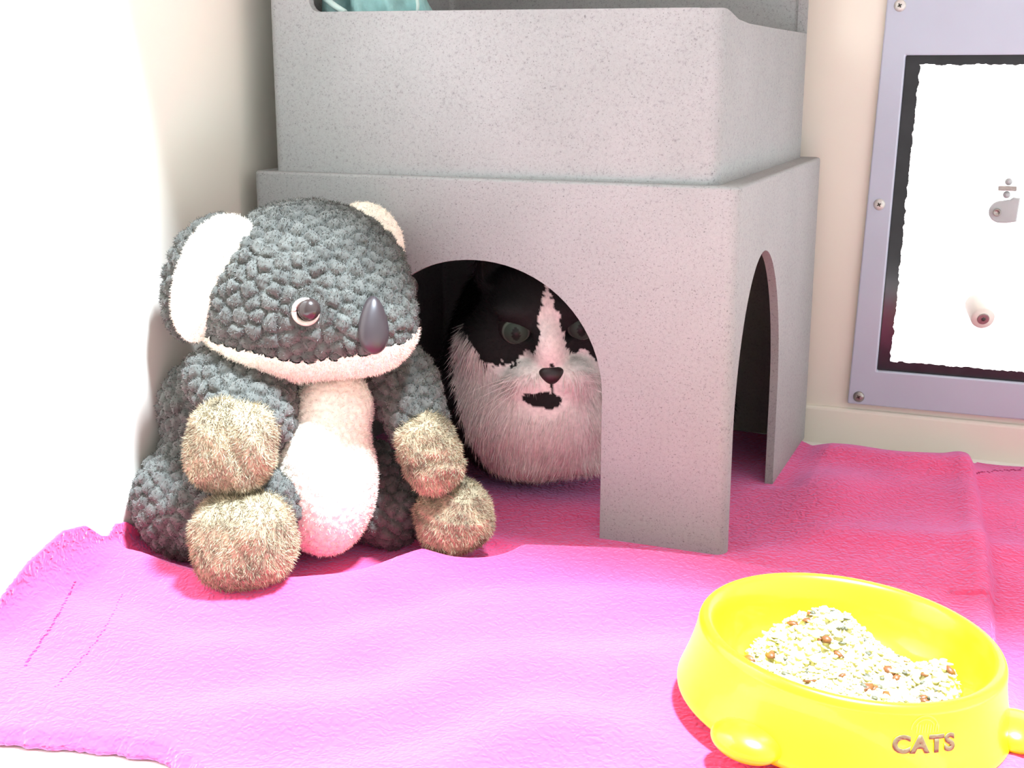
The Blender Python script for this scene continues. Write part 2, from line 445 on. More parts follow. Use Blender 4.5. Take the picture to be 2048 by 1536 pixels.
bmesh.ops.recalc_face_normals(bm, faces=bm.faces); bmesh.ops.bevel(bm, geom=[e for e in bm.edges if all(v.co.y < y-.004 for v in e.verts)], offset=.0015, segments=2, affect='EDGES', profile=.5)
br = from_bm('bracket', bm, M_clamp, win, smooth=False)
V, F = lathe_np([(.0001, .0034), (.0022, .0034), (.0028, .0045), (.0038, .0045), (.0042, 0)], 20)
from_np('bracket_screw', facing_y(V, (-.0375, y-.004, .2580)), F, M_steel, br)
# slanting nylon stand-off peg that sticks out of the pane
a = np.array([-.0505, y+.001, .160]); b_ = np.array([-.041, y-.030, .149])
V, F = tube_np([a, a+(b_-a)*.1, a+(b_-a)*.93, b_], [.0114, .0122, .0122, .0114], 28)
pg = from_np('peg', V, F, M_nylon, win, label='cream nylon peg sticking out of the pane')
dr = (b_-a)/np.linalg.norm(b_-a)
V, F = tube_np([b_-dr*.002, b_+dr*.0012, b_+dr*.0013], [.0062, .0062, .0056], 24); ps_ = from_np('peg_screw', V, F, M_steel, pg)
V, F = tube_np([b_, b_+dr*.0016], [.0024, .0024], 6); from_np('screw_socket', V, F, M_dark, ps_)

# ================================================================ CAT HIDEOUT
def rbox(lo, hi, r, seg=5, top=.0, taper=0.0):
    bm = bmesh.new(); box(bm, lo, hi)
    mid = (np.array(lo)+np.array(hi))/2
    bmesh.ops.bevel(bm, geom=[e for e in bm.edges if abs(e.verts[0].co.z-e.verts[1].co.z) > .01], offset=r, segments=seg, affect='EDGES', profile=.5)
    if top:
        bmesh.ops.bevel(bm, geom=[e for e in bm.edges if all(abs(v.co.z-hi[2]) < 1e-5 for v in e.verts)], offset=top, segments=4, affect='EDGES', profile=.5)
    if taper:
        for v in bm.verts:
            k = 1+taper*(hi[2]-v.co.z)/(hi[2]-lo[2]); v.co.x = mid[0]+(v.co.x-mid[0])*k; v.co.y = mid[1]+(v.co.y-mid[1])*k
    return bm
def prism(pts, axis, a, b_):
    bm = bmesh.new()
    mk = (lambda u, w, t: (u, t, w)) if axis == 'y' else (lambda u, w, t: (t, u, w))
    A = [bm.verts.new(mk(u, w, a)) for u, w in pts]; B = [bm.verts.new(mk(u, w, b_)) for u, w in pts]; n = len(pts)
    bm.faces.new(A); bm.faces.new(B[::-1])
    for i in range(n): bm.faces.new((A[i], B[i], B[(i+1) % n], A[(i+1) % n]))
    bmesh.ops.recalc_face_normals(bm, faces=bm.faces); return bm
def arch(c, hw, spring, apex, base=-.05, n=40, p=2.0):
    pts = [(c-hw, base)]
    for i in range(n+1):
        t = pi-pi*i/n; s_ = abs(sin(t))**(2/p)*(1 if sin(t) > 0 else 0)
        pts.append((c+hw*np.sign(cos(t))*abs(cos(t))**(2/p), spring+(apex-spring)*s_))
    return pts+[(c+hw, base)]
def boolean(base, cutters, bev=.0016):
    for c in cutters:
        md = base.modifiers.new('b', 'BOOLEAN'); md.operation = 'DIFFERENCE'; md.object = c; md.solver = 'EXACT'
    bv = base.modifiers.new('v', 'BEVEL'); bv.width = bev; bv.segments = 3; bv.limit_method = 'ANGLE'; bv.angle_limit = radians(38); bv.harden_normals = False
    wn_ = base.modifiers.new('w', 'WEIGHTED_NORMAL'); wn_.keep_sharp = True; wn_.weight = 90
    base.data.polygons.foreach_set('use_smooth', [True]*len(base.data.polygons))
    dg = bpy.context.evaluated_depsgraph_get(); dg.update()
    me = bpy.data.meshes.new_from_object(base.evaluated_get(dg)); base.modifiers.clear(); base.data = me
    for c in cutters: bpy.data.objects.remove(c)
    return base
hide = empty('cat_hideout', (-.445, 1.2, 0), 'two-tier speckled grey plastic cat hideout with arched openings, standing on the pink fleece blanket', 'cat house')
KX0, KX1, KY0, KY1, KT = -.676, -.219, 1.006, 1.408, .312
T = .008
low = from_bm('lower_shell', rbox((KX0, KY0, -.001), (KX1, KY1, KT), .010, 8, .003), M_kennel, hide)
c1_ = from_bm('c', rbox((KX0+T, KY0+T, -.05), (KX1-T, KY1-T, KT-T), .006), None)
c2_ = from_bm('c', prism(arch(-.4495, .1185, .128, .241, p=2.05), 'y', KY0-.05, KY0+.03), None)
c3_ = from_bm('c', prism(arch(1.118, .098, .10, .247, p=1.9), 'x', KX1-.03, KX1+.05), None)
boolean(low, [c1_, c2_, c3_])
UX0, UX1, UY0, UY1 = -.656, -.238, 1.013, 1.395
up = from_bm('upper_tray', rbox((UX0, UY0, KT-.001), (UX1, UY1, .70), .010, 8), M_kennel, hide)
u1 = from_bm('c', rbox((UX0+T, UY0+T, KT+.008), (UX1-T, UY1-T, .8), .007), None)
fr = [(-.612, .9)]+[(-.612+.010*(1-cos(t)), .4525+.010*(1-sin(t))) for t in np.linspace(0, pi/2, 8)]+[(-.20, .4495), (-.20, .9)]
u2 = from_bm('c', prism(fr, 'y', UY0-.05, UY0+.02), None)
sd = [(UY0-.05, .9), (UY0-.05, .4495), (UY0+.004, .4495), (UY0+.02, .4475), (UY0+.05, .4425), (UY0+.09, .4405), (UY0+.2, .4400), (UY1-.010, .4400), (UY1-.010, .9)]
u3 = from_bm('c', prism(sd, 'x', UX1-.02, UX1+.05), None)
boolean(up, [u1, u2, u3])

# teal fleece lying in the upper tray
def fteal(P):
    d = ell(P, (-.600, 1.10, .40), (.062, .055, .085))
    d = smin(d, ell(P, (-.560, 1.07, .385), (.045, .05, .095)), .02)
    d = smin(d, ell(P, (-.625, 1.12, .375), (.035, .05, .075)), .02)
    d = d+.006*np.sin(P[:, 0]*190+P[:, 2]*60+3*np.sin(P[:, 1]*30))+.004*wob(P, 90, 3)
    d = smax(d, -.637-P[:, 0], .004); d = smax(d, 1.026-P[:, 1], .004)
    return smax(d, (KT+.011)-P[:, 2], .004)
V, F = nets(fteal, (-.640, 1.024, .30), (-.46, 1.21, .52), .0035)
fl = empty('fleece_bundle', (-.60, 1.10, KT+.01), 'crumpled teal fleece bundle lying in the top tray of the grey hideout', 'blanket')
from_np('fleece', relax(V, F, 1), F, M_teal, fl)
cordp = [(-.625, 1.045, .475), (-.61, 1.035, .466), (-.593, 1.028, .457), (-.583, 1.026, .452)]
V, F = tube_np(cordp, .0028, 8); from_np('cord', V, F, M_tealcord, fl)
V, F = tube_np([(-.528, 1.05, .475), (-.522, 1.045, .468), (-.518, 1.040, .458), (-.518, 1.038, .448)], .0016, 8); from_np('cord', V, F, M_tealcord, fl)

# ================================================================ BLANKET
def sstep(a, b_, x): t = np.clip((x-a)/(b_-a), 0, 1); return t*t*(3-2*t)
def poly_signed(P, pts):
    """distance to an open polyline, positive on its left side, plus arclength 0..1"""
    best = np.full(len(P), 1e9); sg = np.zeros(len(P)); par = np.zeros(len(P)); pts = np.asarray(pts, float); n = len(pts)-1
    for i in range(n):
        a, b2 = pts[i], pts[i+1]; ab = b2-a
        t = np.clip(((P-a)@ab)/(ab@ab), 0, 1); q = a+t[:, None]*ab; d = np.linalg.norm(P-q, axis=1)
        s = np.sign(ab[0]*(P[:, 1]-a[1])-ab[1]*(P[:, 0]-a[0])); k = d < best
        best[k] = d[k]; sg[k] = s[k]; par[k] = (i+t[k])/n
    return best*sg, par
BC = np.array([-.089, .772, .0])
RIDGE = [(-.80, .790), (-.70, .792), (-.655, .790), (-.605, .782), (-.556, .774), (-.507, .797), (-.479, .848), (-.43, .900), (-.373, .925), (-.29, .950), (-.214, .975), (-.15, .985)]
FOLD = [(.06, .50), (.021, .738), (.011, .81), (.001, .901), (-.006, 1.049), (-.025, 1.244), (-.045, 1.43)]
def bl_h(X, Y):
    P = np.stack([X, Y], 1)
    d, s = poly_signed(P, RIDGE)       # left of travel (+x) = behind
    amp = .017*(1-.75*sstep(.80, 1.0, s))
    h = np.where(d > 0, np.exp(-(d/.008)**2), np.exp(-(np.abs(d)/.052)**1.6))*amp
    # long soft waves in the lit front part
    h += .0028*np.sin(d*66+.9*np.sin(X*9)+1.2)*sstep(.02, .07, -d)*sstep(.44, .56, Y+X*.05)
    h += .0022*wob(np.stack([X, Y*1.6, 0*X], 1), 26, 11)*sstep(0, .05, np.abs(d))
    d2, s2 = poly_signed(P, FOLD)      # left of the fold = upper layer
    h += -.009+.009*sstep(-.0035, .0035, d2)+.004*np.exp(-((d2-.010)/.012)**2)
    # bunching by the rear leg and along the back edge
    h += .016*np.exp(-(((X+.165)/.045)**2+((Y-1.20)/.075)**2))
    h += .010*np.exp(-((Y-1.345)/.035)**2)*sstep(-.26, -.18, X)*(1-.6*sstep(-.05, .0, X))
    h += .006*np.exp(-((Y-1.10-.3*(X+.1))/.03)**2)*sstep(-.19, -.14, X)
    # flat under the hideout legs and the bowl
    for (x0, x1, y0, y1) in ((-.345, -.212, .998, 1.03), (-.68, -.56, .998, 1.05), (-.23, -.21, 1.215, 1.40)):
        q = np.maximum(np.maximum(x0-X, X-x1), np.maximum(y0-Y, Y-y1)); h *= sstep(0, .022, q) if x0 < -.5 or x0 < -.3 else sstep(0, .03, q)
    q = np.hypot(X-BC[0], Y-BC[1]); h = h*sstep(.100, .145, q)
    # the toy and the cat press the cloth flat
    for (cx, cy, rx, ry) in ((-.585, .885, .105, .085), (-.44, 1.21, .15, .10), (-.43, .93, .045, .035)):
        q = np.hypot((X-cx)/rx, (Y-cy)/ry); h = h*sstep(.85, 1.35, q)-.0035*(1-sstep(.8, 1.2, q))
    return h
NU, NV = 420, 400
us = np.linspace(-.742, .20, NU); vs_ = np.linspace(0, 1, NV)
U, Vg = np.meshgrid(us, vs_, indexing='ij')
r_ = np.random.default_rng(5); jag = np.convolve(r_.normal(size=NU+20), np.ones(4)/4, 'same')[10:-10]*.0022
yf = np.interp(us, [-.76, -.70, -.66, -.571, -.539, -.507, -.472, -.44, -.40, -.30, .2], [.50, .50, .505, .542, .549, .557, .563, .556, .535, .49, .42])+jag
yb = np.interp(us, [-.76, -.69, -.232, -.205, -.17, -.10, -.06, -.045, -.040, -.034, .20], [1.37, 1.397, 1.397, 1.368, 1.384, 1.372, 1.388, 1.384, 1.375, 1.402, 1.408])
Yg = yf[:, None]+(yb-yf)[:, None]*Vg**1.0
Xg = U.copy(); H = bl_h(Xg.ravel(), Yg.ravel()).reshape(Xg.shape)
# where the cloth runs up the left wall
XC = -.672
s_ = np.maximum(XC-U, 0)
climb = np.interp(Yg, [.50, .60, .665, .70, .74, .765, .782, .792, .802, .815, .83, .86, 1.4], [.0, .012, .016, .034, .046, .040, .024, .020, .032, .030, .018, .006, .0])
k = np.clip(s_/.07, 0, 1)
Xg = np.where(U < XC, XC-(.0165)*np.sin(np.clip(k*2.2, 0, pi/2)), Xg)
Zg = H*(1-k*.7)+climb*k**1.1
Zg = np.maximum(Zg, -.0105)
edge = np.minimum(Vg*(yb-yf)[:, None], 1)
Zg = Zg-.006*(1-sstep(0, .010, edge))
V = np.stack([Xg, Yg, Zg], -1).reshape(-1, 3)
ii, jj = np.meshgrid(np.arange(NU-1), np.arange(NV-1), indexing='ij'); a = ii*NV+jj
F = np.stack([a, a+NV, a+NV+1, a+1], -1).reshape(-1, 4)
blk = from_np('blanket', V, F, M_fleece)
blk_bvh = BVHTree.FromPolygons(V.tolist(), F.tolist())
mods(blk, ('SOLIDIFY', dict(thickness=.0028, offset=-1)))
blk.data.polygons.foreach_set('use_smooth', [True]*len(blk.data.polygons))
tag(blk, 'magenta pink fleece blanket spread over the white floor, lilac where brightly lit', 'blanket')
def ground(x, y):
    h = blk_bvh.ray_cast(Vector((x, y, .2)), Vector((0, 0, -1)))[0]; return h.z if h else 0.0
def drop_uv(px, py):
    """where a measured photo point meets the cloth"""
    r = ray(px, py); h = blk_bvh.ray_cast(Vector(C0), Vector(r/np.linalg.norm(r))); return np.array(h[0]) if h[0] else gnd(px, py)
def stitches(p0, p1, n, size, curve=0):
    parts = []
    V0, F0 = lathe_np([(.0001, .45), (.7, .35), (1, 0), (.7, -.35), (.0001, -.45)], 8)
    for i in range(n):
        t = i/(n-1); p = drop_uv(p0[0]+(p1[0]-p0[0])*t+curve*sin(pi*t)+random.uniform(-1.5, 1.5), p0[1]+(p1[1]-p0[1])*t+random.uniform(-2, 2))
        parts.append((V0*size*random.uniform(.7, 1.2)*np.array([1.0, 1.3, .8])+p, F0))
    V, F = join_np(parts); return from_np('stitching', V, F, M_stitch, blk)
stitches((150, 1165), (50, 1330), 40, .0011, 6); stitches((245, 1190), (110, 1375), 36, .0008, 14); stitches((1952, 946), (2044, 938), 22, .0015)

# ================================================================ KOALA
ko = empty('stuffed_koala', (-.57, .88, 0), 'grey plush koala with cream belly and tan paws sitting against the left wall', 'stuffed toy')
def frame(roll=0, yaw=0, pitch=0):
    """columns: right, toward viewer, up; roll turns it in the picture plane (clockwise +)"""
    r, d, z = Rv.copy(), Dv.copy(), Zv.copy()
    a = radians(yaw); r, d = r*cos(a)+d*sin(a), d*cos(a)-r*sin(a)
    a = radians(pitch); d, z = d*cos(a)-z*sin(a), z*cos(a)+d*sin(a)
    a = radians(roll); r, z = r*cos(a)-z*sin(a), z*cos(a)+r*sin(a)
    return np.stack([r, d, z], 1)
def E_(P, px, py, d, rx, ry, rd, roll=0, yaw=0, pitch=0, n=None):
    s = d/FPX; c = at(px, py, d)
    f = frame(roll, yaw, pitch)
    return ell(P, c, (rx*s, rd, ry*s), f) if n is None else sell(P, c, (rx*s, rd, ry*s), f, n)
def bounds(lst, pad=.015):
    lo = np.min([np.minimum(at(x, y, d)-r, at(x, y, d)-r) for x, y, d, r in lst], 0)-pad
    hi = np.max([at(x, y, d)+r for x, y, d, r in lst], 0)+pad
    return lo, hi
GREY = np.array([.080, .080, .070]); CREAM = np.array([.86, .78, .66]); TAN = np.array([.33, .27, .17])
def grey_col(P): return GREY*(1+.22*wob(P, 160, 4)+.10*wob(P, 600, 9))[:, None]
def heather(P): return grey_col(P)*rng.choice([.45, .9, 1.2, 1.9], len(P))[:, None]
def cream_col(P): return CREAM*(1+.05*wob(P, 120, 5))[:, None]
def tan_col(P): return TAN*(1+.25*wob(P, 130, 6)+.25*wob(P, 420, 8))[:, None]
def plush(name, fn, lo, hi, parent, kind='grey', h=.0019, label=None, clip=None, seed=1, spacing=.0145):
    V, F = nets(fn, lo, hi, h); V = relax(V, F, 2)
    V[:, 2] = np.maximum(V[:, 2], -.001)
    N = vnormals(V, F)
    if kind == 'grey':
        V, o = sherpa(V, N, spacing, .0054, seed); V = V+N*(.0007*wob(V, 900, seed))[:, None]; N = vnormals(V, F)
        return furry(name, V, F, M_sherpa, parent, grey_col, [dict(count=int(len(F)*1.3), length=.0026, width=.00034, jitter=.8, colfn=heather)], label, N)
    if kind == 'cream':
        V, o = sherpa(V, N, .009, .0014, seed); N = vnormals(V, F)
        return furry(name, V, F, M_white, parent, cream_col, [dict(count=int(len(F)*1.0), length=.0024, width=.0003, jitter=.7)], label, N)
    if kind == 'tan':
        V = V+N*(.0018*wob(V, 260, seed))[:, None]; N = vnormals(V, F)
        sw = lambda P: np.stack([wob(P, 90, 21+seed)*1.2+.3, wob(P, 90, 22+seed)*1.2, -.8+wob(P, 80, 23)*.9], 1)
        return furry(name, V, F, M_tan, parent, tan_col, [dict(count=int(len(F)*2.6), length=.0046, width=.00034, comb=sw, lay=.5, jitter=.55,
                     colfn=lambda P: tan_col(P)*np.random.default_rng(2).choice([.72, .95, 1.1, 1.3], len(P))[:, None])], label, N)
# torso
def f_torso(P):
    d = E_(P, 560, 915, 1.105, 175, 200, .058)
    d = smin(d, E_(P, 400, 1000, 1.085, 132, 122, .055), .02)
    d = smin(d, E_(P, 420, 820, 1.10, 100, 110, .045), .02)
    d = smin(d, E_(P, 720, 980, 1.115, 110, 100, .045), .02)
    return d
lo, hi = bounds([(560, 915, 1.105, .095), (400, 1000, 1.085, .07), (720, 980, 1.115, .05)])
lo[2] = -.01
torso = plush('body', f_torso, lo, hi, ko, 'grey', .0021, seed=1)
def f_belly(P):
    d = E_(P, 648, 955, 1.055, 106, 160, .050)
    d = smin(d, E_(P, 668, 810, 1.062, 80, 74, .040), .015)
    return d
lo, hi = bounds([(655, 930, 1.06, .095)]); plush('belly', f_belly, lo, hi, ko, 'cream', .0018, 'cream plush belly', seed=2)
# head
HC = at(622, 588, 1.045)
HF = frame(0)
def f_head(P):
    d = E_(P, 618, 575, 1.050, 200, 172, .078)
    d = smin(d, E_(P, 735, 655, 1.015, 92, 82, .045), .035)
    d = smin(d, E_(P, 560, 640, 1.045, 140, 100, .062), .03)
    return d
lo, hi = bounds([(622, 588, 1.045, .098)])
V, F = nets(f_head, lo, hi, .0018); V = relax(V, F, 2); N = vnormals(V, F)
# the cream jaw is sewn on below a seam that runs level round the head, dropping a little to the front
zc = at(640, 722, .99)[2]
def jaw(P):
    r = (P-HC)@Rv
    return (P[:, 2] < zc+.0035*wob(P, 60, 3)+.012*np.clip(-r/.08, 0, 1)+.016*np.clip(r/.07, 0, 1)**1.5)
Vd, o_ = sherpa(V, N, .0145, .0052, 3); Vd = Vd+N*(.0007*wob(V, 900, 3))[:, None]
# eye patch kept smooth
EYE = at(617, 619, .975); NOSE = at(746, 650, .965)
jm = jaw(V); sm = V+N*.0006
V2 = np.where(jm[:, None], sm, Vd)
bv = BVHTree.FromPolygons(V.tolist(), F.tolist())
def hit(px, py, bv_):
    r = ray(px, py); h = bv_.ray_cast(Vector(C0), Vector(r/np.linalg.norm(r)))
    return np.array(h[0]), np.array(h[1])
EYE, EN = hit(617, 619, bv); NOSE, NN = hit(748, 650, bv)
if EN@Dv < 0: EN = -EN
if NN@Dv < 0: NN = -NN
de = np.linalg.norm(V-EYE, axis=1); V2 = np.where((de < .016)[:, None], V-N*.001, V2)
N2 = vnormals(V2, F)
fj = jm[F].mean(1) >= .5
def sub(V, F, keep):
    f = F[keep]; u, inv = np.unique(f, return_inverse=True); return V[u], inv.reshape(f.shape), u
a, f_, u = sub(V2, F, ~fj)
head = furry('head', a, f_, M_sherpa, ko, grey_col, [dict(count=int(len(f_)*1.3), length=.0026, width=.00034, jitter=.8, colfn=heather)], None, N2[u])
a, f_, u = sub(V2+N2*.0012, F, fj)
furry('jaw', a, f_, M_white, head, cream_col, [dict(count=int(len(f_)*1.6), length=.0034, width=.00034, jitter=.7)], 'cream plush jaw band', N2[u])
# ears
def f_ear_back(P): return smin(E_(P, 402, 560, 1.062, 70, 132, .024, 20), E_(P, 430, 520, 1.055, 70, 95, .022, 35), .01)
lo, hi = bounds([(410, 550, 1.06, .065)]); earb = plush('ear', f_ear_back, lo, hi, ko, 'grey', .0018, seed=4)
def f_ear_w(P):
    d = E_(P, 400, 588, 1.015, 56, 100, .018, 12)
    return smin(d, E_(P, 455, 497, 1.010, 66, 70, .018, 48), .02)
lo, hi = bounds([(425, 550, 1.015, .065)]); plush('ear_lining', f_ear_w, lo, hi, earb, 'cream', .0017, 'white plush ear front', seed=5)
def f_ear2(P): return E_(P, 741, 478, 1.10, 62, 78, .018, -32)
lo, hi = bounds([(741, 478, 1.10, .05)]); earb = plush('ear', f_ear2, lo, hi, ko, 'cream', .0018, 'cream plush ear, mostly hidden behind the head', seed=6)
# eye: felt ring, dome, nose
def disc_dome(name, c, n, up, rx, ry, h, m, parent, tear=0, k=1.0, label=None):
    n = n/np.linalg.norm(n); x = np.cross(up, n); x /= np.linalg.norm(x); y = np.cross(n, x)
    V = []; nr, nt_ = 14, 40
    for i in range(nr+1):
        t = i/nr*pi/2
        for j in range(nt_):
            a = 2*pi*j/nt_; w = 1-tear*sin(a)*.5
            V.append(c+x*rx*cos(a)*sin(t+1e-4)*w+y*ry*sin(a)*sin(t+1e-4)+n*h*(cos(t)**k))
    F = [(i*nt_+j, (i+1)*nt_+j, (i+1)*nt_+(j+1) % nt_, i*nt_+(j+1) % nt_) for i in range(nr) for j in range(nt_)]
    return from_np(name, np.array(V), np.array(F), m, parent, label=label)
EN2 = EN*.6+Dv*.4; EN2 /= np.linalg.norm(EN2)
V, F = tube_np([EYE+EN2*.002+(-Rv*.0020-Zv*.0016)+(np.cross(EN2, Zv)*cos(t)+Zv*sin(t))*.0090 for t in np.linspace(0, 2*pi, 33)], .0021, 8)
ring_ = from_np('eye_ring', V, F, M_felt, head, label='cream felt ring round the eye')
disc_dome('eye', EYE+EN2*.0005+Rv*.0005, EN2, Zv, .0090, .0092, .0085, M_eyebrown, head)
# the far eye sits mirrored about the line of the nose, out of this view
NN2 = NN*.7+Rv*.35+Dv*.2; NN2 /= np.linalg.norm(NN2)
upn = Zv+Rv*.16; 
disc_dome('nose', NOSE-NN2*.002, NN2, upn, .0122, .0225, .010, M_koalanose, head, tear=.55, k=.8, label='glossy black plastic nose')
FE = HC+Rv*.085-Dv*.035+Zv*.0; hf = bv.find_nearest(Vector(FE)); pe = np.array(hf[0]); ne = np.array(hf[1]); ne = ne if ne@Rv > 0 else -ne
disc_dome('eye', pe+ne*.002, ne, Zv, .0098, .0098, .0085, M_eyebrown, head)
# arms, paws, legs, feet
def f_armL(P): return smin(E_(P, 478, 770, 1.035, 112, 78, .040, 22), E_(P, 505, 830, 1.015, 90, 72, .038, 25), .02)
lo, hi = bounds([(490, 800, 1.02, .06)]); arm = plush('arm', f_armL, lo, hi, ko, 'grey', .0018, seed=7)
def f_pawL(P): return E_(P, 464, 890, .985, 85, 90, .033, 12, n=2.7)
lo, hi = bounds([(464, 893, .985, .045)]); plush('paw', f_pawL, lo, hi, arm, 'tan', .002, 'tan shaggy paw', seed=8)
def f_armR(P): return smin(E_(P, 800, 765, 1.085, 75, 75, .034, 20), E_(P, 832, 835, 1.065, 62, 68, .032, -5), .02)
lo, hi = bounds([(815, 800, 1.075, .055)]); arm = plush('arm', f_armR, lo, hi, ko, 'grey', .0018, seed=9)
def f_pawR(P): return E_(P, 860, 906, 1.045, 58, 80, .028, -18, n=2.6)
lo, hi = bounds([(860, 906, 1.045, .042)]); plush('paw', f_pawR, lo, hi, arm, 'tan', .002, 'tan shaggy paw', seed=10)
def f_legL(P): return smin(E_(P, 522, 1018, 1.012, 76, 84, .032, 0), E_(P, 430, 1020, 1.055, 105, 95, .04, 0), .02)
lo, hi = bounds([(470, 1015, 1.035, .07)]); leg = plush('leg', f_legL, lo, hi, ko, 'grey', .0018, seed=11)
def f_footL(P): return E_(P, 488, 1078, .985, 99, 91, .034, -4, n=2.8)
lo, hi = bounds([(488, 1085, .985, .048)]); plush('foot', f_footL, lo, hi, leg, 'tan', .002, 'tan shaggy foot', seed=12)
def f_legR(P): return E_(P, 782, 1020, 1.105, 82, 72, .036, 0)
lo, hi = bounds([(782, 1020, 1.10, .045)]); leg = plush('leg', f_legR, lo, hi, ko, 'grey', .0018, seed=13)
def f_footR(P): return E_(P, 908, 1034, 1.07, 74, 70, .030, -20, n=2.5)
lo, hi = bounds([(908, 1034, 1.07, .045)]); plush('foot', f_footR, lo, hi, leg, 'tan', .002, 'tan shaggy foot', seed=14)

# ================================================================ CAT
CATD = 1.150; cs_ = CATD/FPX*27.2         # one head unit in metres
HCc = at(1095, 622, CATD+.05)             # centre of the skull
Hf = frame(-4, 0, 14); Hf = Hf            # face tilted a little down and sideways
def hl(P): return (P-HCc)@Hf/cs_          # head-local: x right, y to viewer, z up
def el(q, c, r, rot=None):
    return ell(q, np.array(c, float), np.array(r, float), rot)
def f_cathead(P):
    q = hl(P); x = np.abs(q[:, 0]); s = np.stack([x, q[:, 1], q[:, 2]], 1)
    d = el(q, (0, 0, .4), (5.0, 4.6, 4.3))
    d = smin(d, el(s, (3.6, .6, -2.0), (3.3, 3.2, 2.9)), 1.2)
    d = smin(d, el(q, (0, 3.7, -1.2), (1.45, 2.2, 2.7)), .6)          # bridge
    d = smin(d, el(s, (1.35, 4.75, -3.1), (1.65, 1.45, 1.15)), .25)     # whisker pads
    d = smin(d, el(q, (-.2, 4.4, -4.55), (1.35, 1.3, .95)), .25)         # chin
    d = smin(d, el(s, (2.2, 3.1, 1.9), (1.7, 1.4, .9)), .8)          # brow
    # eye openings
    ae = radians(12); Re = np.array([[cos(ae), 0, -sin(ae)], [0, 1, 0], [sin(ae), 0, cos(ae)]]); e = el(s, (2.45, 4.45, .22), (1.30, 1.5, .66), Re); d = smax(d, -e, .25)
    # mouth line
    m_ = el(s, (.95, 5.75, -4.0), (1.6, 1.2, .20)); d = smax(d, -m_, .12)
    # ears
    ea = np.array([3.3, -.6, 3.2]); eb = np.array([4.3, -.9, 7.2])
    ear = caps(s, ea, eb, 2.0, .35); ear = smax(ear, -(s[:, 1]+1.6), .3); ear = smax(ear, -caps(s, ea+np.array([0, 1.4, .8]), eb+np.array([0, .9, -.6]), 1.5, .2), .2)
    d = smin(d, ear, .5)
    return d*cs_
def f_catbody(P):
    d = E_(P, 1105, 815, 1.215, 150, 120, .055)                       # chest ruff
    d = smin(d, E_(P, 1060, 780, 1.26, 185, 180, .075), .03)          # shoulders
    d = smin(d, ell(P, (-.47, 1.235, .085), (.105, .10, .095)), .03)  # back
    d = smin(d, ell(P, (-.50, 1.255, .12), (.075, .08, .10)), .03)    # hump of the back
    d = smin(d, ell(P, (-.36, 1.26, .06), (.085, .09, .065)), .03)    # haunch
    d = smin(d, caps(P, (-.36, 1.32, .025), (-.50, 1.34, .022), .022, .016), .01)   # tail round the back
    d = smin(d, E_(P, 1065, 905, 1.235, 72, 34, .04, 0), .015)        # tucked forelegs
    d = smin(d, E_(P, 1165, 905, 1.235, 72, 34, .04, 0), .015)
    return smax(d, .003-P[:, 2], .006)
def f_cat(P): return smin(f_cathead(P), f_catbody(P), .022)
lo = np.array([-.60, 1.03, -.004]); hi = np.array([-.24, 1.38, .27])
V, F = nets(f_cat, lo, hi, .0021)
# finer net for the head: refine by re-projection is not needed, the face gets its own smoothing
BLK = np.array([.010, .009, .009]); WHT = np.array([.80, .73, .69])
def cat_col(P):
    q = hl(P); x, y_, z = q[:, 0], q[:, 1], q[:, 2]
    j = .22*wob(P, 900, 31)+.25*wob(P, 260, 32)
    zf = z+j; xf = x+j*.7
    w = np.interp(z, [-3.2, -2.2, -.8, 0, 1.5, 2.8, 3.6], [2.2, 1.5, 1.15, .95, .72, .38, .0])    # blaze half width
    blaze = (np.abs(xf-.05) < w) & (z < 3.6)
    lineL = np.interp(x, [-8, -6.2, -5.2, -4.0, -2.8, -1.8, -1.0], [-1.0, -.9, -2.0, -2.55, -2.3, -1.35, -1.3])
    lineR = np.interp(x, [.9, 1.6, 2.6, 3.4, 4.2, 6.5], [-1.5, -1.5, -1.6, -2.5, -3.0, -3.2])
    low = zf < np.where(x < 0, lineL, lineR)
    chin = (((x+.8)/1.5)**2+((z+4.35+.12*(x+.7))/.62)**2 < 1+.6*j) & (y_ > 2.0)
    chin |= (np.abs(x-.02) < .13) & (z < -3.0) & (z > -4.1) & (y_ > 3)  # mouth crease: its shade put into the coat colour as a thin line
    # ruff and chest, white in front; the coat is black behind and on the viewer's left flank
    r = (P-at(1095, 900, 1.2))@Rv; dd = (P-at(1095, 900, 1.2))@Dv; zz = P[:, 2]
    leftb = np.interp(zz, [0, .015, .04, .08, .12, .16], [-.030, -.050, -.068, -.082, -.090, -.094])+.004*j/.3*1.0
    white = (low | blaze) & (r > leftb) & (dd > -.045)
    white &= ~chin
    white &= ~((x-.08)**2+(z+1.75)**2 < .035)
    c = np.where(white[:, None], WHT, BLK)
    pink = np.exp(-((q-np.array([-1.6, 4.8, -2.9]))**2).sum(1)/3.0)
    nb = np.exp(-(((x+1.55)/.5)**2+((z+1.25)/.5)**2)) * (y_ > 2)   # smudge by the inner eye corner
    c = c*(1-white[:, None]*nb[:, None]*.6)
    return c
V = relax(V, F, 1, .4); N = vnormals(V, F)
def catlen(P):
    q = hl(P); inh = (np.linalg.norm(q, axis=1) < 6.3) & (q[:, 2] > -5.2)
    fr_ = q[:, 1] > 2.6
    mo = ((q[:, 0]+.6)**2/4.2+(q[:, 2]+4.1)**2/1.6 < 1) & fr_
    return np.where(mo, .0017, np.where(inh, np.where(fr_, .0024, .0065), .013))
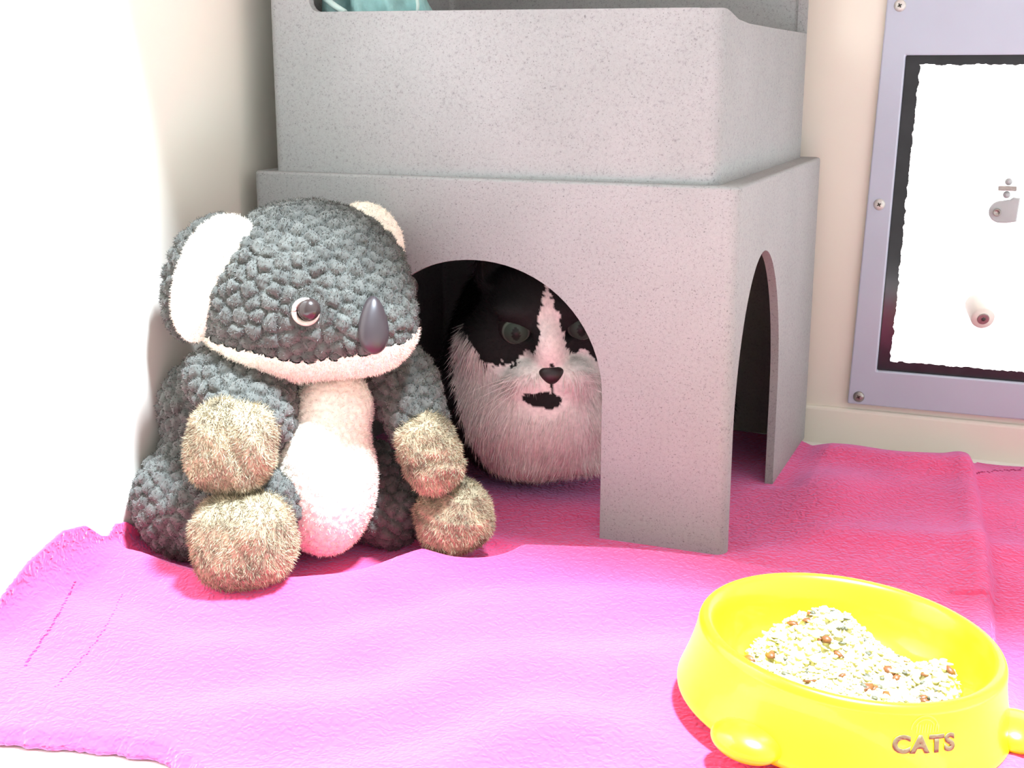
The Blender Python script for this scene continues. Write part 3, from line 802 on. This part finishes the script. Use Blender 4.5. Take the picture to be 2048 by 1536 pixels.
def catcomb(P):
    q = hl(P); t = q-np.array([0, 5.0, -1.5]); t = t/np.linalg.norm(t, axis=1)[:, None]
    w = t@Hf.T; body = np.array([-.1, .1, -1.0])
    inh = ((np.linalg.norm(q, axis=1) < 6.3) & (q[:, 2] > -5.2))[:, None]
    return np.where(inh, w, body+.35*np.stack([wob(P, 50, 41), wob(P, 50, 42), 0*P[:, 0]], 1))
EYC = [HCc+Hf@np.array([sx*2.42, 3.05, .25])*cs_ for sx in (-1, 1)]
def nofur(P):
    k = np.ones(len(P), bool)
    q = hl(P)
    for sx in (-1, 1): k &= ~((((q[:, 0]-sx*2.45)/1.25)**2+((q[:, 2]-.22)/.68)**2 < 1) & (q[:, 1] > 1.5))
    k &= ~((np.abs(q[:, 0]) < .8) & (np.abs(q[:, 2]+2.5) < .6) & (q[:, 1] > 4.0))
    return k
cat = furry('cat', V, F, M_catfur, None, cat_col, [
    dict(count=90000, length=catlen, width=.00030, comb=catcomb, lay=.72, jitter=.22, keep=nofur)], None, N)
tag(cat, 'black and white cat with grey-green eyes resting inside the grey hideout behind the front arch', 'cat')
M_cateye, nt, b = mat('grey_green_cat_eye')
ga = node(nt, 'ShaderNodeAttribute'); ga.attribute_name = 'Col'; link(nt, ga.outputs['Color'], b.inputs['Base Color'])
b.inputs['Roughness'].default_value = .3; b.inputs['Specular IOR Level'].default_value = .12
for c in EYC:
    R_ = 1.32*cs_; n1, n2 = 40, 48; Vv = []; Cc = []
    for i in range(n1+1):
        t = pi*i/n1
        for j in range(n2):
            a = 2*pi*j/n2; l = np.array([sin(t)*cos(a), cos(t), sin(t)*sin(a)])*(1+.06*exp(-(t/.35)**2)); Vv.append(c+Hf@l*R_)
            px_, pz_ = sin(t)*cos(a), sin(t)*sin(a); rr = sqrt(px_**2+pz_**2)
            pup = (px_/.23)**2+(pz_/.40)**2 < 1 and t < pi/2
            Cc.append((.014, .016, .014) if pup else ((.040, .058, .045) if rr < .66 and t < pi/2 else ((.10, .125, .10) if rr < .78 and t < pi/2 else (.02, .016, .015))))
    Ff = [(i*n2+j, i*n2+(j+1) % n2, (i+1)*n2+(j+1) % n2, (i+1)*n2+j) for i in range(n1) for j in range(n2)]
    from_np('eye', np.array(Vv), np.array(Ff), M_cateye, cat, np.array(Cc))
# nose leather: a rounded triangle
def f_nose(P):
    q = hl(P); w = .75+.95*(q[:, 2]+2.75)
    d = el(q, (0, 5.65, -2.6), (1.05, .6, .72)); d = smax(d, np.abs(q[:, 0])-w*.85, .15); return d*cs_
c_ = HCc+Hf@np.array([0, 5.6, -2.5])*cs_
V, F = nets(f_nose, c_-.014, c_+.014, .0008); from_np('nose', relax(V, F, 1), F, M_catnose, cat)
for sx, rows in ((-1, 9), (1, 8)):
    for i in range(rows):
        a0 = HCc+Hf@np.array([sx*(1.5+.35*(i % 3)), 5.6-.25*(i % 3), -2.75-.28*(i//3)])*cs_
        dr = Hf@np.array([sx*1.0, .25-.1*(i % 3), .10-.18*(i//3)-.10*(i % 3)]); dr /= np.linalg.norm(dr)
        L = random.uniform(.040, .062); sag = random.uniform(.004, .012)
        V, F = tube_np([a0+dr*L*t-Zv*sag*t*t for t in np.linspace(0, 1, 7)], np.linspace(.00040, .00010, 7), 4)
        from_np('whisker', V, F, M_whisker, cat)

# ================================================================ BOWL
bowl = empty('food_bowl', tuple(BC), 'yellow plastic cat food bowl with CATS printed on its side, on the blanket at right', 'bowl')
BR = Matrix.Rotation(radians(-4.5), 3, Vector(Dv)) @ Matrix.Rotation(radians(1.0), 3, Vector(Rv))
BRn = np.array(BR)@np.diag([1.04, 1.04, .98])
def bw(V): return np.asarray(V)@BRn.T+BC+np.array([0, 0, .004])
prof = [(.0, .004), (.055, .004), (.085, .0015), (.0975, .0), (.1010, .0025), (.1015, .006), (.0995, .012), (.0960, .024), (.0935, .036), (.0925, .044),
        (.0922, .0475), (.0905, .0505), (.0880, .0515), (.0850, .0505), (.0825, .0470), (.0800, .040), (.0770, .028), (.0720, .018), (.064, .0125), (.050, .0105), (.0, .010)]
def smooth_prof(p, it=3):
    p = np.array(p, float)
    for _ in range(it-1):
        q = [p[0]]
        for a, b2 in zip(p[:-1], p[1:]): q += [a*.75+b2*.25, a*.25+b2*.75]
        q.append(p[-1]); p = np.array(q)
    p[:, 0] = np.maximum(p[:, 0], .0001); return p
PF = smooth_prof(prof); V, F = lathe_np(PF, 128)
body = from_np('bowl_body', bw(V), F, M_yellow, bowl)
def outer_r(z):
    o = [(r, zz) for r, zz in prof[3:11]]; return np.interp(z, [p[1] for p in o], [p[0] for p in o])
c_w = BC; 
def ang(px, py): g = gnd(px, py, .012); v = np.array([g[0], g[1], 0])-np.array([BC[0], BC[1], 0]); return math.atan2(v[1], v[0])
a1 = ang(1490, 1500); a2 = ang(2020, 1440)
for a in (a1, a2, (a1+a2)/2+pi):
    def f_foot(P):
        q = P@np.array([[cos(a), -sin(a), 0], [sin(a), cos(a), 0], [0, 0, 1]])
        d = ell(q, (.102, 0, .010), (.0165, .0215, .0105))
        return smax(d, .001-q[:, 2], .002)
    V, F = nets(f_foot, (-.13, -.13, -.002), (.13, .13, .028), .0022) if False else (None, None)
    # local box
    cx, cy = .104*cos(a), .104*sin(a)
    V, F = nets(f_foot, (cx-.026, cy-.026, -.003), (cx+.026, cy+.026, .028), .0011)
    from_np('foot', bw(relax(V, F, 1)), F, M_yellow, bowl)
# lettering wrapped round the side
def wrap(verts2d, a0, z0, off):
    out = []
    for x, yv in verts2d:
        z = z0+yv; r = outer_r(z)+off; a = a0+x/.097; out.append((r*cos(a), r*sin(a), z))
    return bw(np.array(out))
cu = bpy.data.curves.new('t', 'FONT'); cu.body = 'CATS'; cu.size = .0155; cu.align_x = 'CENTER'; cu.offset = .0008; cu.space_character = 1.12; cu.resolution_u = 4
to = bpy.data.objects.new('t', cu); COL.objects.link(to)
dg = bpy.context.evaluated_depsgraph_get(); dg.update(); me = bpy.data.meshes.new_from_object(to.evaluated_get(dg)); bpy.data.objects.remove(to)
bm = bmesh.new(); bm.from_mesh(me); bmesh.ops.triangulate(bm, faces=bm.faces[:])
for _ in range(2): bmesh.ops.subdivide_edges(bm, edges=[e for e in bm.edges if e.calc_length() > .0022], cuts=1, use_grid_fill=False); bmesh.ops.triangulate(bm, faces=bm.faces[:])
at_ = ang(1832, 1480)-.24
P2 = [(v.co.x*.95, v.co.y*.86) for v in bm.verts]; W3 = wrap(P2, at_, .0250, .0004)
for v, p in zip(bm.verts, W3): v.co = p
r = bmesh.ops.extrude_face_region(bm, geom=bm.faces[:]);
cax = BC
for v in r['geom']:
    if isinstance(v, bmesh.types.BMVert):
        n = Vector((v.co.x-BC[0], v.co.y-BC[1], 0)).normalized(); v.co += n*.0003
bmesh.ops.recalc_face_normals(bm, faces=bm.faces)
from_bm('lettering', bm, M_letter, bowl, smooth=False, label='grey worn letters CATS')
# faded round print above the letters
def arc_patch(r0, r1, t0, t1, cx, cz, n=48):
    V = []; F = []
    for i in range(n+1):
        t = t0+(t1-t0)*i/n
        V += [(cx+r0*cos(t), cz+r0*sin(t)), (cx+r1*cos(t), cz+r1*sin(t))]
    for i in range(n): F.append((2*i, 2*i+1, 2*i+3, 2*i+2))
    return V, np.array(F)
parts = []
for r0, r1, t0, t1 in ((.0080, .0087, .05, pi), (.0058, .0063, .4, 2.9)):
    v2, f2 = arc_patch(r0, r1, t0, t1, -.0005, .0); parts.append((wrap(v2, at_, .0378, .0003), [f2]))
for k in range(9):
    x = -.006+k*.0017; v2 = [(x, -.002+.0006*(k % 2)), (x+.0007, -.002), (x+.0011, .0035-.0008*(k % 3)), (x+.0004, .0035)]
    parts.append((wrap(v2, at_, .0378, .0003), [np.array([[0, 1, 2, 3]])]))
V, F = join_np(parts); from_np('faded_emblem', V, F, M_sticker, bowl, label='faded round print')

# food ---------------------------------------------------------
pk = gnd(1650, 1270, .035)-BC; pr = gnd(1890, 1330, .03)-BC
def food_h(x, y_):
    h = .010+.038*np.exp(-(((x-pk[0])/.036)**2+((y_-pk[1])/.030)**2))
    h += .024*np.exp(-(((x-pr[0])/.022)**2+((y_-pr[1])/.022)**2))
    fr_ = (x*Dv[0]+y_*Dv[1])
    h += .014*np.exp(-((fr_-.040)/.026)**2)
    h += .0016*np.sin(x*900+3*np.sin(y_*500))*np.cos(y_*800)
    r = np.hypot(x, y_); return h-.03*sstep(.060, .080, r)+.0
n = 130; g = np.linspace(-.078, .078, n); X, Y = np.meshgrid(g, g, indexing='ij'); R2 = np.hypot(X, Y)
Z = food_h(X.ravel(), Y.ravel()).reshape(X.shape)
# bowl wall height at radius
wallz = np.interp(R2, [0, .050, .064, .072, .077, .080], [.0105, .0108, .0128, .018, .028, .040])
Z = np.maximum(np.minimum(Z, .043), wallz-.001) if False else Z
V = np.stack([X, Y, np.maximum(Z, .0075)], -1).reshape(-1, 3); ii, jj = np.meshgrid(np.arange(n-1), np.arange(n-1), indexing='ij'); a = (ii*n+jj).ravel()
F = np.stack([a, a+n, a+n+1, a+1], 1)
ok = ((Z > wallz-.0005).ravel()[F].any(1)) & ((R2.ravel()[F] < .0785).all(1)); F = F[ok]
parts = [(V, [F])]; mid = [np.zeros(len(F), int)]
ico = bmesh.new(); bmesh.ops.create_icosphere(ico, subdivisions=1, radius=1); IV = np.array([v.co[:] for v in ico.verts]); IF = np.array([[v.index for v in f.verts] for f in ico.faces]); ico.free()
facs = []; mats_idx = []
bits = []
for k in range(2600):
    while True:
        x, y_ = rng.uniform(-.074, .074, 2)
        if np.hypot(x, y_) < .0765: break
    z = food_h(np.array([x]), np.array([y_]))[0]; rr = np.hypot(x, y_); wz = np.interp(rr, [0, .050, .064, .072, .077], [.0105, .0108, .0128, .018, .028])
    if z < wz+.0005: continue
    u = rng.random(); big_ = u < .018
    s = rng.uniform(.0028, .0042) if big_ else rng.uniform(.0010, .0024)
    sc = s*rng.uniform(.5, 1.5, 3)*np.array([1.2, 1, .6]); q = Matrix.Rotation(rng.uniform(0, 6.28), 3, 'Z') @ Matrix.Rotation(rng.uniform(-.7, .7), 3, 'X')
    v = (IV*sc*rng.uniform(.8, 1.2, (len(IV), 1)))@np.array(q).T+np.array([x, y_, z+.0003])
    bits.append((v, 2 if (.018 <= u < .075) else (1 if big_ else 0)))
me = None
off = 0; VV = [V]; FT = []; MI = []
off = len(V)
for v, mi in bits: VV.append(v); FT.append(IF+off); MI.append(np.full(len(IF), mi)); off += len(v)
VA = bw(np.vstack(VV)); 
food = from_np('cat_food', VA, [F, np.vstack(FT)], M_mash)
food.data.materials.append(M_meat); food.data.materials.append(M_herb)
mi = np.concatenate([np.zeros(len(F), int)]+MI)
if len(mi) == len(food.data.polygons): food.data.polygons.foreach_set('material_index', mi.astype(np.int32))
food.data.update()
tag(food, 'heap of cream shredded cat food with brown chunks in the yellow bowl', 'cat food', kind='stuff')
